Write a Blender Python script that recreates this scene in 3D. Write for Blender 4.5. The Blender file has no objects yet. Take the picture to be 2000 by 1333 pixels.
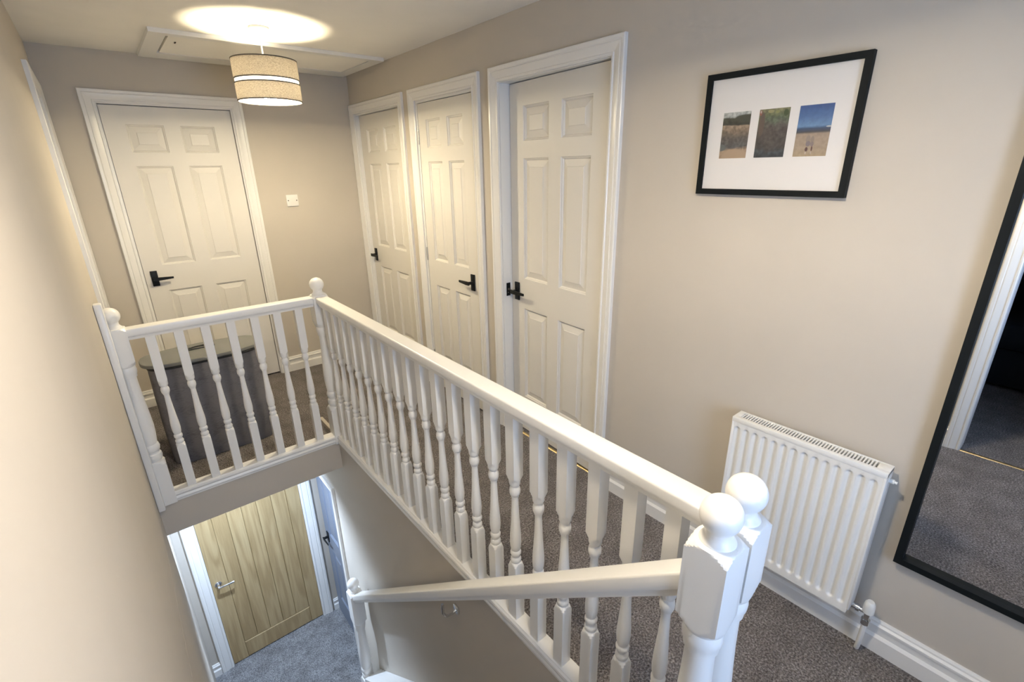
import bpy, bmesh, math, random
from mathutils import Vector, Matrix
random.seed(7)
sc = bpy.context.scene
COL = sc.collection

# ------------------------------------------------------------------ camera
cam_d = bpy.data.cameras.new('camera')
cam = bpy.data.objects.new('camera', cam_d); COL.objects.link(cam)
_r = Vector((0.76951887, -0.63843625, -0.0154876))
_u = Vector((0.22790928, 0.25188706, 0.94053722))
_f = Vector((0.59657193, 0.72729091, -0.33933739))
_m = Matrix.Identity(4)
for i in range(3):
    _m[i][0] = _r[i]; _m[i][1] = _u[i]; _m[i][2] = -_f[i]
_m[0][3], _m[1][3], _m[2][3] = -1.71209, -4.07283, 1.58131
cam.matrix_world = _m
cam_d.sensor_width = 36.0
cam_d.sensor_fit = 'HORIZONTAL'
cam_d.lens = 36.0 * 937.96 / 2000.0
cam_d.clip_start = 0.01
sc.camera = cam

# ------------------------------------------------------------------ world, light, exposure
w = bpy.data.worlds.new('world'); sc.world = w; w.use_nodes = True
w.node_tree.nodes['Background'].inputs[0].default_value = (0.75, 0.85, 1.0, 1)
w.node_tree.nodes['Background'].inputs[1].default_value = 0.02
sc.view_settings.view_transform = 'Standard'
sc.view_settings.look = 'None'
sc.view_settings.gamma = 1.0
sc.view_settings.use_curve_mapping = False
sc.view_settings.exposure = 1.05
sc.cycles.use_denoising = True
sc.cycles.max_bounces = 8
sc.cycles.diffuse_bounces = 4
sc.cycles.use_adaptive_sampling = True
sc.cycles.use_light_tree = False
sc.cycles.adaptive_threshold = 0.06
sc.cycles.adaptive_min_samples = 16
sc.cycles.sample_clamp_indirect = 6.0
PENDANT_W, PENDANT_C = 98.0, (1.0, 0.85, 0.56)
PENDANT2_W, PENDANT2_C = 88.0, (1.0, 0.88, 0.68)
HALL_W, HALL_C = 28.0, (0.60, 0.76, 1.0)
# daylight that stands outside the window in the near end wall of the landing
dl = bpy.data.lights.new('window_daylight', 'AREA'); dl.shape = 'RECTANGLE'
dl.size, dl.size_y = 0.86, 0.95; dl.energy = 18.5; dl.color = (0.47, 0.66, 1.0)
dlo = bpy.data.objects.new('window_daylight', dl); COL.objects.link(dlo)
dlo.location = (-1.22, -5.16, 1.25); dlo.rotation_euler = (math.radians(90), 0, 0)

# ------------------------------------------------------------------ node helpers / materials
MATS = {}
def newmat(name):
    m = bpy.data.materials.new(name); m.use_nodes = True
    nt = m.node_tree
    return m, nt, nt.nodes['Principled BSDF'], nt.links
def node(nt, t, **kw):
    n = nt.nodes.new(t)
    for k, v in kw.items(): setattr(n, k, v)
    return n
def plain(name, col, rough=0.5, metal=0.0, bump=0.0, bscale=200.0, var=0.0, vscale=6.0, spec=0.5, coat=0.0, bdist=0.001):
    m, nt, b, L = newmat(name)
    b.inputs['Base Color'].default_value = (*col, 1)
    b.inputs['Roughness'].default_value = rough
    b.inputs['Metallic'].default_value = metal
    b.inputs['Specular IOR Level'].default_value = spec
    b.inputs['Coat Weight'].default_value = coat
    tc = node(nt, 'ShaderNodeTexCoord')
    if bump > 0:
        n = node(nt, 'ShaderNodeTexNoise'); n.inputs['Scale'].default_value = bscale; n.inputs['Detail'].default_value = 3
        L.new(tc.outputs['Object'], n.inputs['Vector'])
        bp = node(nt, 'ShaderNodeBump'); bp.inputs['Strength'].default_value = bump; bp.inputs['Distance'].default_value = bdist
        L.new(n.outputs['Fac'], bp.inputs['Height']); L.new(bp.outputs['Normal'], b.inputs['Normal'])
    if var > 0:
        n2 = node(nt, 'ShaderNodeTexNoise'); n2.inputs['Scale'].default_value = vscale; n2.inputs['Detail'].default_value = 4
        L.new(tc.outputs['Object'], n2.inputs['Vector'])
        r = node(nt, 'ShaderNodeValToRGB')
        r.color_ramp.elements[0].position = 0.3; r.color_ramp.elements[1].position = 0.7
        r.color_ramp.elements[0].color = (*[c * (1 - var) for c in col], 1)
        r.color_ramp.elements[1].color = (*[min(1, c * (1 + var)) for c in col], 1)
        L.new(n2.outputs['Fac'], r.inputs['Fac']); L.new(r.outputs['Color'], b.inputs['Base Color'])
    MATS[name] = m
    return m

plain('wall_paint', (0.57, 0.52, 0.455), 0.75, bump=0.12, bscale=420, var=0.02, vscale=3, spec=0.25)
plain('ceiling_paint', (0.91, 0.88, 0.83), 0.85, bump=0.35, bscale=160, var=0.02, vscale=4, spec=0.2)
plain('white_gloss', (0.84, 0.825, 0.80), 0.28, bump=0.03, bscale=90, spec=0.5)
plain('door_white', (0.76, 0.73, 0.68), 0.42, bump=0.05, bscale=300, spec=0.4)
plain('door_shade_tone', (0.22, 0.255, 0.33), 0.45)  # shadow on the recessed hall door, put into its base colour
plain('radiator_white', (0.85, 0.84, 0.82), 0.32)
plain('black_metal', (0.008, 0.009, 0.010), 0.45, spec=0.25)
plain('black_frame', (0.007, 0.009, 0.010), 0.6, spec=0.15)
plain('chrome', (0.75, 0.76, 0.78), 0.12, metal=1.0)
plain('brass', (0.62, 0.48, 0.26), 0.42, metal=1.0)
plain('steel', (0.55, 0.54, 0.52), 0.3, metal=1.0)
plain('lid_plastic', (0.185, 0.187, 0.18), 0.5, bump=0.05, bscale=300)
plain('dark_loop', (0.03, 0.032, 0.034), 0.5)
plain('switch_plastic', (0.84, 0.82, 0.78), 0.3)
plain('mount_card', (0.80, 0.775, 0.76), 0.8, spec=0.2)
plain('flex_white', (0.85, 0.83, 0.78), 0.4)
plain('room_shade_tone', (0.045, 0.05, 0.06), 0.85)  # dark colour stands in for the lack of light in the bedroom
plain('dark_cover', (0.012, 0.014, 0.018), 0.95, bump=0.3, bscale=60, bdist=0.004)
plain('loft_shade_black', (0.01, 0.01, 0.01), 1.0)  # near-black standing in for the unlit loft behind the hatch gap
plain('dark_gap', (0.05, 0.03, 0.02), 0.9)
plain('shade_trim', (0.07, 0.062, 0.055), 0.8)
plain('valve_white', (0.80, 0.80, 0.78), 0.35)

def mirror_mat():
    m, nt, b, L = newmat('mirror_glass')
    b.inputs['Base Color'].default_value = (0.86, 0.87, 0.87, 1)
    b.inputs['Metallic'].default_value = 1; b.inputs['Roughness'].default_value = 0.008
    MATS['mirror_glass'] = m
mirror_mat()

def glass_mat():
    m = bpy.data.materials.new('picture_glass'); m.use_nodes = True; nt = m.node_tree; nt.nodes.clear()
    o = node(nt, 'ShaderNodeOutputMaterial'); t = node(nt, 'ShaderNodeBsdfTransparent'); g = node(nt, 'ShaderNodeBsdfGlossy')
    g.inputs['Roughness'].default_value = 0.02
    mx = node(nt, 'ShaderNodeMixShader'); mx.inputs[0].default_value = 0.035
    nt.links.new(t.outputs[0], mx.inputs[1]); nt.links.new(g.outputs[0], mx.inputs[2])
    nt.links.new(mx.outputs[0], o.inputs[0])
    MATS['picture_glass'] = m
glass_mat()

def carpet(name, dark, light, tint):
    m, nt, b, L = newmat(name)
    b.inputs['Roughness'].default_value = 1.0; b.inputs['Specular IOR Level'].default_value = 0.05
    b.inputs['Sheen Weight'].default_value = 0.15
    tc = node(nt, 'ShaderNodeTexCoord')
    n1 = node(nt, 'ShaderNodeTexNoise'); n1.inputs['Scale'].default_value = 140; n1.inputs['Detail'].default_value = 4; n1.inputs['Roughness'].default_value = 0.75
    n2 = node(nt, 'ShaderNodeTexNoise'); n2.inputs['Scale'].default_value = 9; n2.inputs['Detail'].default_value = 5
    n3 = node(nt, 'ShaderNodeTexVoronoi'); n3.inputs['Scale'].default_value = 190
    for n in (n1, n2, n3): L.new(tc.outputs['Object'], n.inputs['Vector'])
    r = node(nt, 'ShaderNodeValToRGB'); e = r.color_ramp.elements
    e[0].position = 0.36; e[0].color = (*dark, 1); e[1].position = 0.66; e[1].color = (*light, 1)
    x = e.new(0.5); x.color = (*tint, 1)
    L.new(n1.outputs['Fac'], r.inputs['Fac'])
    r2 = node(nt, 'ShaderNodeValToRGB'); r2.color_ramp.elements[0].color = (0.78, 0.77, 0.76, 1); r2.color_ramp.elements[0].position = 0.35
    r2.color_ramp.elements[1].color = (1.12, 1.12, 1.12, 1); r2.color_ramp.elements[1].position = 0.65
    L.new(n2.outputs['Fac'], r2.inputs['Fac'])
    mx = node(nt, 'ShaderNodeMix', data_type='RGBA', blend_type='MULTIPLY'); mx.inputs[0].default_value = 1
    L.new(r.outputs['Color'], mx.inputs[6]); L.new(r2.outputs['Color'], mx.inputs[7])
    L.new(mx.outputs[2], b.inputs['Base Color'])
    ad = node(nt, 'ShaderNodeMath', operation='ADD'); L.new(n1.outputs['Fac'], ad.inputs[0]); L.new(n3.outputs['Distance'], ad.inputs[1])
    bp = node(nt, 'ShaderNodeBump'); bp.inputs['Strength'].default_value = 0.9; bp.inputs['Distance'].default_value = 0.006
    L.new(ad.outputs[0], bp.inputs['Height']); L.new(bp.outputs['Normal'], b.inputs['Normal'])
    MATS[name] = m
carpet('carpet', (0.055, 0.047, 0.045), (0.46, 0.42, 0.41), (0.190, 0.167, 0.158))
carpet('hall_carpet', (0.10, 0.10, 0.105), (0.52, 0.52, 0.53), (0.27, 0.27, 0.28))

def oak():
    m, nt, b, L = newmat('oak')
    b.inputs['Roughness'].default_value = 0.38
    tc = node(nt, 'ShaderNodeTexCoord'); oi = node(nt, 'ShaderNodeObjectInfo')
    off = node(nt, 'ShaderNodeVectorMath', operation='SCALE'); off.inputs[0].default_value = (3.1, 1.7, 5.3)
    L.new(oi.outputs['Random'], off.inputs['Scale'])
    add = node(nt, 'ShaderNodeVectorMath', operation='ADD'); L.new(tc.outputs['Object'], add.inputs[0]); L.new(off.outputs[0], add.inputs[1])
    mp = node(nt, 'ShaderNodeMapping'); mp.inputs['Scale'].default_value = (7, 7, 0.6); L.new(add.outputs[0], mp.inputs['Vector'])
    n = node(nt, 'ShaderNodeTexNoise'); n.inputs['Scale'].default_value = 1.6; n.inputs['Detail'].default_value = 2; n.inputs['Distortion'].default_value = 0.6
    L.new(mp.outputs[0], n.inputs['Vector'])
    mul = node(nt, 'ShaderNodeMath', operation='MULTIPLY'); mul.inputs[1].default_value = 20; L.new(n.outputs['Fac'], mul.inputs[0])
    sn = node(nt, 'ShaderNodeMath', operation='SINE'); L.new(mul.outputs[0], sn.inputs[0])
    mp2 = node(nt, 'ShaderNodeMapping'); mp2.inputs['Scale'].default_value = (260, 260, 6); L.new(add.outputs[0], mp2.inputs['Vector'])
    n2 = node(nt, 'ShaderNodeTexNoise'); n2.inputs['Scale'].default_value = 1; n2.inputs['Detail'].default_value = 4; L.new(mp2.outputs[0], n2.inputs['Vector'])
    mr = node(nt, 'ShaderNodeMapRange'); mr.inputs[1].default_value = -1; mr.inputs[2].default_value = 1; mr.inputs[3].default_value = 0.32; mr.inputs[4].default_value = 0.55
    L.new(sn.outputs[0], mr.inputs[0])
    ad = node(nt, 'ShaderNodeMath', operation='MULTIPLY_ADD'); ad.inputs[1].default_value = 0.42; L.new(n2.outputs['Fac'], ad.inputs[0])
    L.new(mr.outputs[0], ad.inputs[2])
    r = node(nt, 'ShaderNodeValToRGB'); e = r.color_ramp.elements
    e[0].position = 0.42; e[0].color = (0.33, 0.225, 0.105, 1); e[1].position = 0.88; e[1].color = (0.52, 0.39, 0.21, 1)
    x = e.new(0.62); x.color = (0.42, 0.30, 0.15, 1)
    L.new(ad.outputs[0], r.inputs['Fac']); L.new(r.outputs['Color'], b.inputs['Base Color'])
    bp = node(nt, 'ShaderNodeBump'); bp.inputs['Strength'].default_value = 0.1; bp.inputs['Distance'].default_value = 0.001
    L.new(n2.outputs['Fac'], bp.inputs['Height']); L.new(bp.outputs['Normal'], b.inputs['Normal'])
    MATS['oak'] = m
oak()

def fabric():
    m, nt, b, L = newmat('basket_fabric')
    b.inputs['Roughness'].default_value = 0.95; b.inputs['Specular IOR Level'].default_value = 0.1
    tc = node(nt, 'ShaderNodeTexCoord')
    mp = node(nt, 'ShaderNodeMapping'); mp.inputs['Scale'].default_value = (70, 70, 420); L.new(tc.outputs['Object'], mp.inputs['Vector'])
    n = node(nt, 'ShaderNodeTexNoise'); n.inputs['Scale'].default_value = 1; n.inputs['Detail'].default_value = 3; L.new(mp.outputs[0], n.inputs['Vector'])
    n2 = node(nt, 'ShaderNodeTexNoise'); n2.inputs['Scale'].default_value = 14; n2.inputs['Detail'].default_value = 4; L.new(tc.outputs['Object'], n2.inputs['Vector'])
    ad = node(nt, 'ShaderNodeMath', operation='ADD'); L.new(n.outputs['Fac'], ad.inputs[0]); L.new(n2.outputs['Fac'], ad.inputs[1])
    r = node(nt, 'ShaderNodeValToRGB'); e = r.color_ramp.elements
    e[0].position = 0.75; e[0].color = (0.075, 0.073, 0.082, 1); e[1].position = 1.25; e[1].color = (0.20, 0.195, 0.21, 1)
    hf = node(nt, 'ShaderNodeMath', operation='MULTIPLY'); hf.inputs[1].default_value = 1.0
    L.new(ad.outputs[0], hf.inputs[0]); L.new(hf.outputs[0], r.inputs['Fac']); L.new(r.outputs['Color'], b.inputs['Base Color'])
    e[0].position = 0.45; e[1].position = 1.0
    bp = node(nt, 'ShaderNodeBump'); bp.inputs['Strength'].default_value = 0.4; bp.inputs['Distance'].default_value = 0.001
    L.new(n.outputs['Fac'], bp.inputs['Height']); L.new(bp.outputs['Normal'], b.inputs['Normal'])
    MATS['basket_fabric'] = m
fabric()

def shade_mat(name, dif, trans, tfac, open_fac, weave):
    m = bpy.data.materials.new(name); m.use_nodes = True; nt = m.node_tree; nt.nodes.clear(); L = nt.links
    o = node(nt, 'ShaderNodeOutputMaterial'); d = node(nt, 'ShaderNodeBsdfDiffuse'); t = node(nt, 'ShaderNodeBsdfTranslucent')
    tp = node(nt, 'ShaderNodeBsdfTransparent')
    d.inputs[0].default_value = (*dif, 1); t.inputs[0].default_value = (*trans, 1)
    if weave:
        tc = node(nt, 'ShaderNodeTexCoord'); mp = node(nt, 'ShaderNodeMapping'); mp.inputs['Scale'].default_value = (150, 150, 520)
        n = node(nt, 'ShaderNodeTexNoise'); n.inputs['Scale'].default_value = 1; n.inputs['Detail'].default_value = 3
        L.new(tc.outputs['Object'], mp.inputs[0]); L.new(mp.outputs[0], n.inputs['Vector'])
        for bs, c in ((d, dif), (t, trans)):
            r = node(nt, 'ShaderNodeValToRGB'); r.color_ramp.elements[0].position = 0.35; r.color_ramp.elements[1].position = 0.65
            r.color_ramp.elements[0].color = (*[k * 0.72 for k in c], 1); r.color_ramp.elements[1].color = (*[min(1, k * 1.25) for k in c], 1)
            L.new(n.outputs['Fac'], r.inputs[0]); L.new(r.outputs[0], bs.inputs[0])
    a = node(nt, 'ShaderNodeMixShader'); a.inputs[0].default_value = tfac
    L.new(d.outputs[0], a.inputs[1]); L.new(t.outputs[0], a.inputs[2])
    c = node(nt, 'ShaderNodeMixShader'); c.inputs[0].default_value = open_fac
    L.new(a.outputs[0], c.inputs[1]); L.new(tp.outputs[0], c.inputs[2]); L.new(c.outputs[0], o.inputs[0])
    MATS[name] = m
shade_mat('shade_fabric', (0.27, 0.25, 0.225), (0.58, 0.54, 0.49), 0.55, 0.07, True)
shade_mat('shade_liner', (0.85, 0.83, 0.78), (0.96, 0.94, 0.9), 0.6, 0.15, False)

def emit(name, col, s):
    m, nt, b, L = newmat(name)
    b.inputs['Base Color'].default_value = (*col, 1); b.inputs['Emission Color'].default_value = (*col, 1); b.inputs['Emission Strength'].default_value = s
    m.cycles.emission_sampling = 'NONE'
    MATS[name] = m
emit('bulb_glow', (1.0, 0.88, 0.68), 60.0)
emit('downlight_glow', (0.85, 0.93, 1.0), 8.0)
emit('window_sky', (0.85, 0.92, 1.0), 1.5)

def print_mat(name, stops, noise=0.04, nscale=(20, 20, 60), amp=0.4, blobs=()):
    """flat photographic print: colour bands over the print's height, roughened with noise"""
    m, nt, b, L = newmat(name)
    b.inputs['Roughness'].default_value = 0.6
    tc = node(nt, 'ShaderNodeTexCoord'); sp = node(nt, 'ShaderNodeSeparateXYZ'); L.new(tc.outputs['Generated'], sp.inputs[0])
    mp = node(nt, 'ShaderNodeMapping'); mp.inputs['Scale'].default_value = nscale; L.new(tc.outputs['Object'], mp.inputs[0])
    n = node(nt, 'ShaderNodeTexNoise'); n.inputs['Scale'].default_value = 1; n.inputs['Detail'].default_value = 5; L.new(mp.outputs[0], n.inputs['Vector'])
    sub = node(nt, 'ShaderNodeMath', operation='SUBTRACT'); sub.inputs[1].default_value = 0.5; L.new(n.outputs['Fac'], sub.inputs[0])
    ma = node(nt, 'ShaderNodeMath', operation='MULTIPLY_ADD'); ma.inputs[1].default_value = noise; L.new(sub.outputs[0], ma.inputs[0]); L.new(sp.outputs['Z'], ma.inputs[2])
    r = node(nt, 'ShaderNodeValToRGB'); e = r.color_ramp.elements
    e[0].position = stops[0][0]; e[0].color = (*stops[0][1], 1); e[1].position = stops[-1][0]; e[1].color = (*stops[-1][1], 1)
    for p, c in stops[1:-1]:
        x = e.new(p); x.color = (*c, 1)
    L.new(ma.outputs[0], r.inputs[0]); out = r.outputs[0]
    n2 = node(nt, 'ShaderNodeTexNoise'); n2.inputs['Scale'].default_value = 110; n2.inputs['Detail'].default_value = 3; L.new(tc.outputs['Object'], n2.inputs['Vector'])
    rr = node(nt, 'ShaderNodeValToRGB'); rr.color_ramp.elements[0].position = 0.3; rr.color_ramp.elements[1].position = 0.7
    rr.color_ramp.elements[0].color = (1 - amp, 1 - amp, 1 - amp, 1); rr.color_ramp.elements[1].color = (1 + amp, 1 + amp, 1 + amp, 1); L.new(n2.outputs['Fac'], rr.inputs[0])
    mx = node(nt, 'ShaderNodeMix', data_type='RGBA', blend_type='MULTIPLY'); mx.inputs[0].default_value = 1
    L.new(out, mx.inputs[6]); L.new(rr.outputs[0], mx.inputs[7]); out = mx.outputs[2]
    for (cx, cz, rx, rz, c) in blobs:
        px = node(nt, 'ShaderNodeMath', operation='SUBTRACT'); px.inputs[1].default_value = cx; L.new(sp.outputs['Y'], px.inputs[0])
        pz = node(nt, 'ShaderNodeMath', operation='SUBTRACT'); pz.inputs[1].default_value = cz; L.new(sp.outputs['Z'], pz.inputs[0])
        dx = node(nt, 'ShaderNodeMath', operation='DIVIDE'); dx.inputs[1].default_value = rx; L.new(px.outputs[0], dx.inputs[0])
        dz = node(nt, 'ShaderNodeMath', operation='DIVIDE'); dz.inputs[1].default_value = rz; L.new(pz.outputs[0], dz.inputs[0])
        sx = node(nt, 'ShaderNodeMath', operation='MULTIPLY'); L.new(dx.outputs[0], sx.inputs[0]); L.new(dx.outputs[0], sx.inputs[1])
        sz = node(nt, 'ShaderNodeMath', operation='MULTIPLY_ADD'); L.new(dz.outputs[0], sz.inputs[0]); L.new(dz.outputs[0], sz.inputs[1]); L.new(sx.outputs[0], sz.inputs[2])
        ml = node(nt, 'ShaderNodeMapRange'); ml.inputs[1].default_value = 0.7; ml.inputs[2].default_value = 1.2; ml.inputs[3].default_value = 1; ml.inputs[4].default_value = 0
        L.new(sz.outputs[0], ml.inputs[0])
        mm = node(nt, 'ShaderNodeMix', data_type='RGBA'); L.new(ml.outputs[0], mm.inputs[0]); L.new(out, mm.inputs[6]); mm.inputs[7].default_value = (*c, 1); out = mm.outputs[2]
    L.new(out, b.inputs['Base Color'])
    MATS[name] = m
# in these prints Y=1 is the left edge as seen on the wall
print_mat('print_shore', [(0.0, (0.34, 0.24, 0.16)), (0.17, (0.36, 0.26, 0.18)), (0.25, (0.10, 0.10, 0.10)), (0.45, (0.11, 0.095, 0.085)), (0.60, (0.22, 0.165, 0.12)), (0.70, (0.36, 0.27, 0.19)), (0.73, (0.05, 0.05, 0.038)), (0.86, (0.085, 0.085, 0.06)), (0.90, (0.42, 0.44, 0.42)), (1.0, (0.45, 0.46, 0.44))], 0.16, (12, 14, 8),
          blobs=((0.15, 0.86, 0.45, 0.08, (0.075, 0.075, 0.055)), (0.45, 0.05, 0.5, 0.16, (0.40, 0.29, 0.20)), (0.97, 0.24, 0.2, 0.08, (0.12, 0.13, 0.13))))
print_mat('print_pond', [(0.0, (0.03, 0.035, 0.045)), (0.12, (0.055, 0.07, 0.085)), (0.2, (0.055, 0.05, 0.05)), (0.55, (0.085, 0.070, 0.065)), (0.66, (0.10, 0.09, 0.08)), (0.76, (0.10, 0.13, 0.09)), (0.85, (0.12, 0.14, 0.075)), (1.0, (0.20, 0.20, 0.11))], 0.4, (30, 36, 30),
          blobs=((0.88, 0.70, 0.1, 0.26, (0.12, 0.085, 0.07)), (0.95, 0.93, 0.045, 0.06, (0.30, 0.11, 0.08)), (0.95, 0.95, 0.02, 0.03, (0.5, 0.45, 0.42)), (0.62, 0.95, 0.10, 0.035, (0.30, 0.28, 0.14)), (0.4, 0.93, 0.07, 0.03, (0.24, 0.25, 0.10)), (0.12, 0.9, 0.08, 0.07, (0.05, 0.08, 0.03))))
print_mat('print_beach', [(0.0, (0.38, 0.29, 0.19)), (0.2, (0.36, 0.28, 0.21)), (0.44, (0.34, 0.26, 0.20)), (0.48, (0.055, 0.055, 0.065)), (0.55, (0.035, 0.075, 0.16)), (0.60, (0.13, 0.25, 0.44)), (0.78, (0.06, 0.14, 0.33)), (1.0, (0.025, 0.075, 0.24))], 0.02, (6, 6, 6), 0.12,
          blobs=((0.60, 0.34, 0.07, 0.08, (0.27, 0.22, 0.19)), (0.47, 0.33, 0.055, 0.07, (0.26, 0.21, 0.18)), (0.58, 0.25, 0.075, 0.055, (0.20, 0.17, 0.19)), (0.46, 0.24, 0.05, 0.05, (0.22, 0.18, 0.18)), (0.61, 0.14, 0.045, 0.045, (0.09, 0.04, 0.04)), (0.45, 0.15, 0.025, 0.05, (0.11, 0.05, 0.045)), (0.62, 0.07, 0.018, 0.03, (0.5, 0.42, 0.36)), (0.46, 0.07, 0.014, 0.03, (0.45, 0.38, 0.32)), (0.05, 0.57, 0.09, 0.015, (0.5, 0.5, 0.5))))

# ------------------------------------------------------------------ mesh helpers
def link(name, me, mat, parent=None, smooth=False, autosmooth=None):
    o = bpy.data.objects.new(name, me); COL.objects.link(o)
    if mat: me.materials.append(MATS[mat])
    if parent is not None: o.parent = parent
    if smooth:
        for p in me.polygons: p.use_smooth = True
    if autosmooth is not None:
        me.set_sharp_from_angle(angle=math.radians(autosmooth))
    return o
def from_py(name, vs, fs, mat, parent=None, smooth=False, autosmooth=None):
    me = bpy.data.meshes.new(name); me.from_pydata(vs, [], fs)
    bm = bmesh.new(); bm.from_mesh(me); bmesh.ops.recalc_face_normals(bm, faces=bm.faces); bm.to_mesh(me); bm.free()
    return link(name, me, mat, parent, smooth, autosmooth)
def bm_box(bm, x0, x1, y0, y1, z0, z1, bev=0.0, seg=2):
    r = bmesh.ops.create_cube(bm, size=1.0)
    vs = r['verts']
    for v in vs:
        v.co = Vector(((x0 + x1) / 2 + v.co.x * (x1 - x0), (y0 + y1) / 2 + v.co.y * (y1 - y0), (z0 + z1) / 2 + v.co.z * (z1 - z0)))
    if bev > 0:
        es = set()
        for v in vs:
            for e in v.link_edges: es.add(e)
        bmesh.ops.bevel(bm, geom=list(es), offset=bev, segments=seg, affect='EDGES', profile=0.5)
def boxes(name, lst, mat, parent=None, bev=0.0, smooth=None):
    bm = bmesh.new()
    for b in lst: bm_box(bm, *b, bev=bev)
    me = bpy.data.meshes.new(name); bm.to_mesh(me); bm.free()
    return link(name, me, mat, parent, smooth=bev > 0, autosmooth=35 if bev > 0 else None)
def box(name, x0, x1, y0, y1, z0, z1, mat, parent=None, bev=0.0):
    return boxes(name, [(min(x0, x1), max(x0, x1), min(y0, y1), max(y0, y1), min(z0, z1), max(z0, z1))], mat, parent, bev)
def empty(name, loc=(0, 0, 0), rz=0.0):
    o = bpy.data.objects.new(name, None); COL.objects.link(o); o.location = loc; o.rotation_euler = (0, 0, rz)
    o.empty_display_size = 0.05
    return o
def tag(o, label, cat, group=None, kind=None):
    o['label'] = label; o['category'] = cat
    if group: o['group'] = group
    if kind: o['kind'] = kind
    return o
def struct(o, label=None, cat=None):
    o['kind'] = 'structure'
    if label: o['label'] = label
    if cat: o['category'] = cat
    return o
def lathe(name, prof, mat, parent=None, n=32, loc=(0, 0, 0), axis='z', auto=40, cap=True):
    """prof: list of (radius, height)"""
    vs, fs = [], []
    for r, h in prof:
        for k in range(n):
            a = 2 * math.pi * k / n
            p = (r * math.cos(a), r * math.sin(a), h)
            if axis == 'y': p = (p[0], p[2], p[1])
            if axis == 'x': p = (p[2], p[0], p[1])
            vs.append((p[0] + loc[0], p[1] + loc[1], p[2] + loc[2]))
    for i in range(len(prof) - 1):
        for k in range(n):
            fs.append((i * n + k, i * n + (k + 1) % n, (i + 1) * n + (k + 1) % n, (i + 1) * n + k))
    if cap:
        fs.append(tuple(range(n))[::-1]); fs.append(tuple(range((len(prof) - 1) * n, len(prof) * n)))
    return from_py(name, vs, fs, mat, parent, True, auto)
def turned_mesh(name, rings, half, n=32):
    """rings: (z, R, square?) - square stock of half width `half` turned down to radius R where R < corner distance"""
    vs, fs = [], []
    for z, R, sq in rings:
        for k in range(n):
            a = 2 * math.pi * k / n
            c, s = math.cos(a), math.sin(a)
            rr = min(R, half / max(abs(c), abs(s))) if sq else R
            vs.append((rr * c, rr * s, z))
    for i in range(len(rings) - 1):
        for k in range(n):
            fs.append((i * n + k, i * n + (k + 1) % n, (i + 1) * n + (k + 1) % n, (i + 1) * n + k))
    fs.append(tuple(range(n))[::-1]); fs.append(tuple(range((len(rings) - 1) * n, len(rings) * n)))
    me = bpy.data.meshes.new(name); me.from_pydata(vs, [], fs)
    bm = bmesh.new(); bm.from_mesh(me); bmesh.ops.recalc_face_normals(bm, faces=bm.faces); bm.to_mesh(me); bm.free()
    for p in me.polygons: p.use_smooth = True
    me.set_sharp_from_angle(angle=math.radians(23))
    return me
def sweep(name, prof, p0, p1, side, up, mat, parent=None, smooth=True, auto=35, closed=True, cut=None):
    """extrude a profile [(s, u)] from p0 to p1"""
    p0, p1, side, up = Vector(p0), Vector(p1), Vector(side), Vector(up)
    vs = [tuple(p0 + side * s + up * u) for s, u in prof] + [tuple(p1 + side * s + up * u) for s, u in prof]
    n = len(prof); fs = [(i, (i + 1) % n, n + (i + 1) % n, n + i) for i in range(n)]
    fs += [tuple(range(n))[::-1], tuple(range(n, 2 * n))]
    return from_py(name, vs, fs, mat, parent, smooth, auto)
def tube(name, pts, rad, mat, parent=None, n=12):
    pts = [Vector(p) for p in pts]; vs, fs = [], []
    rads = rad if isinstance(rad, (list, tuple)) else [rad] * len(pts)
    for i, p in enumerate(pts):
        d = (pts[min(i + 1, len(pts) - 1)] - pts[max(i - 1, 0)]).normalized()
        ref = Vector((0, 0, 1)) if abs(d.z) < 0.9 else Vector((1, 0, 0))
        a = d.cross(ref).normalized(); b = d.cross(a).normalized()
        for k in range(n):
            t = 2 * math.pi * k / n
            vs.append(tuple(p + (a * math.cos(t) + b * math.sin(t)) * rads[i]))
    for i in range(len(pts) - 1):
        for k in range(n): fs.append((i * n + k, i * n + (k + 1) % n, (i + 1) * n + (k + 1) % n, (i + 1) * n + k))
    fs.append(tuple(range(n))[::-1]); fs.append(tuple(range((len(pts) - 1) * n, len(pts) * n)))
    return from_py(name, vs, fs, mat, parent, True, 50)

# ------------------------------------------------------------------ dimensions (metres)
H = 2.28           # ceiling above the landing
XL = -1.833        # left wall face
XW = -0.905        # face of the wall below the landing edge
XB = -0.882        # centre line of the long balustrade
YF = -1.36         # centre line of the short balustrade
YA = -1.385        # face of the landing edge over the hall
YT = -3.73         # top of the stairs
YE = -5.0          # near end wall
ZL = -2.46         # hall floor
ZC = -0.18         # hall ceiling
YD = -0.20         # hall end wall

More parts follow.
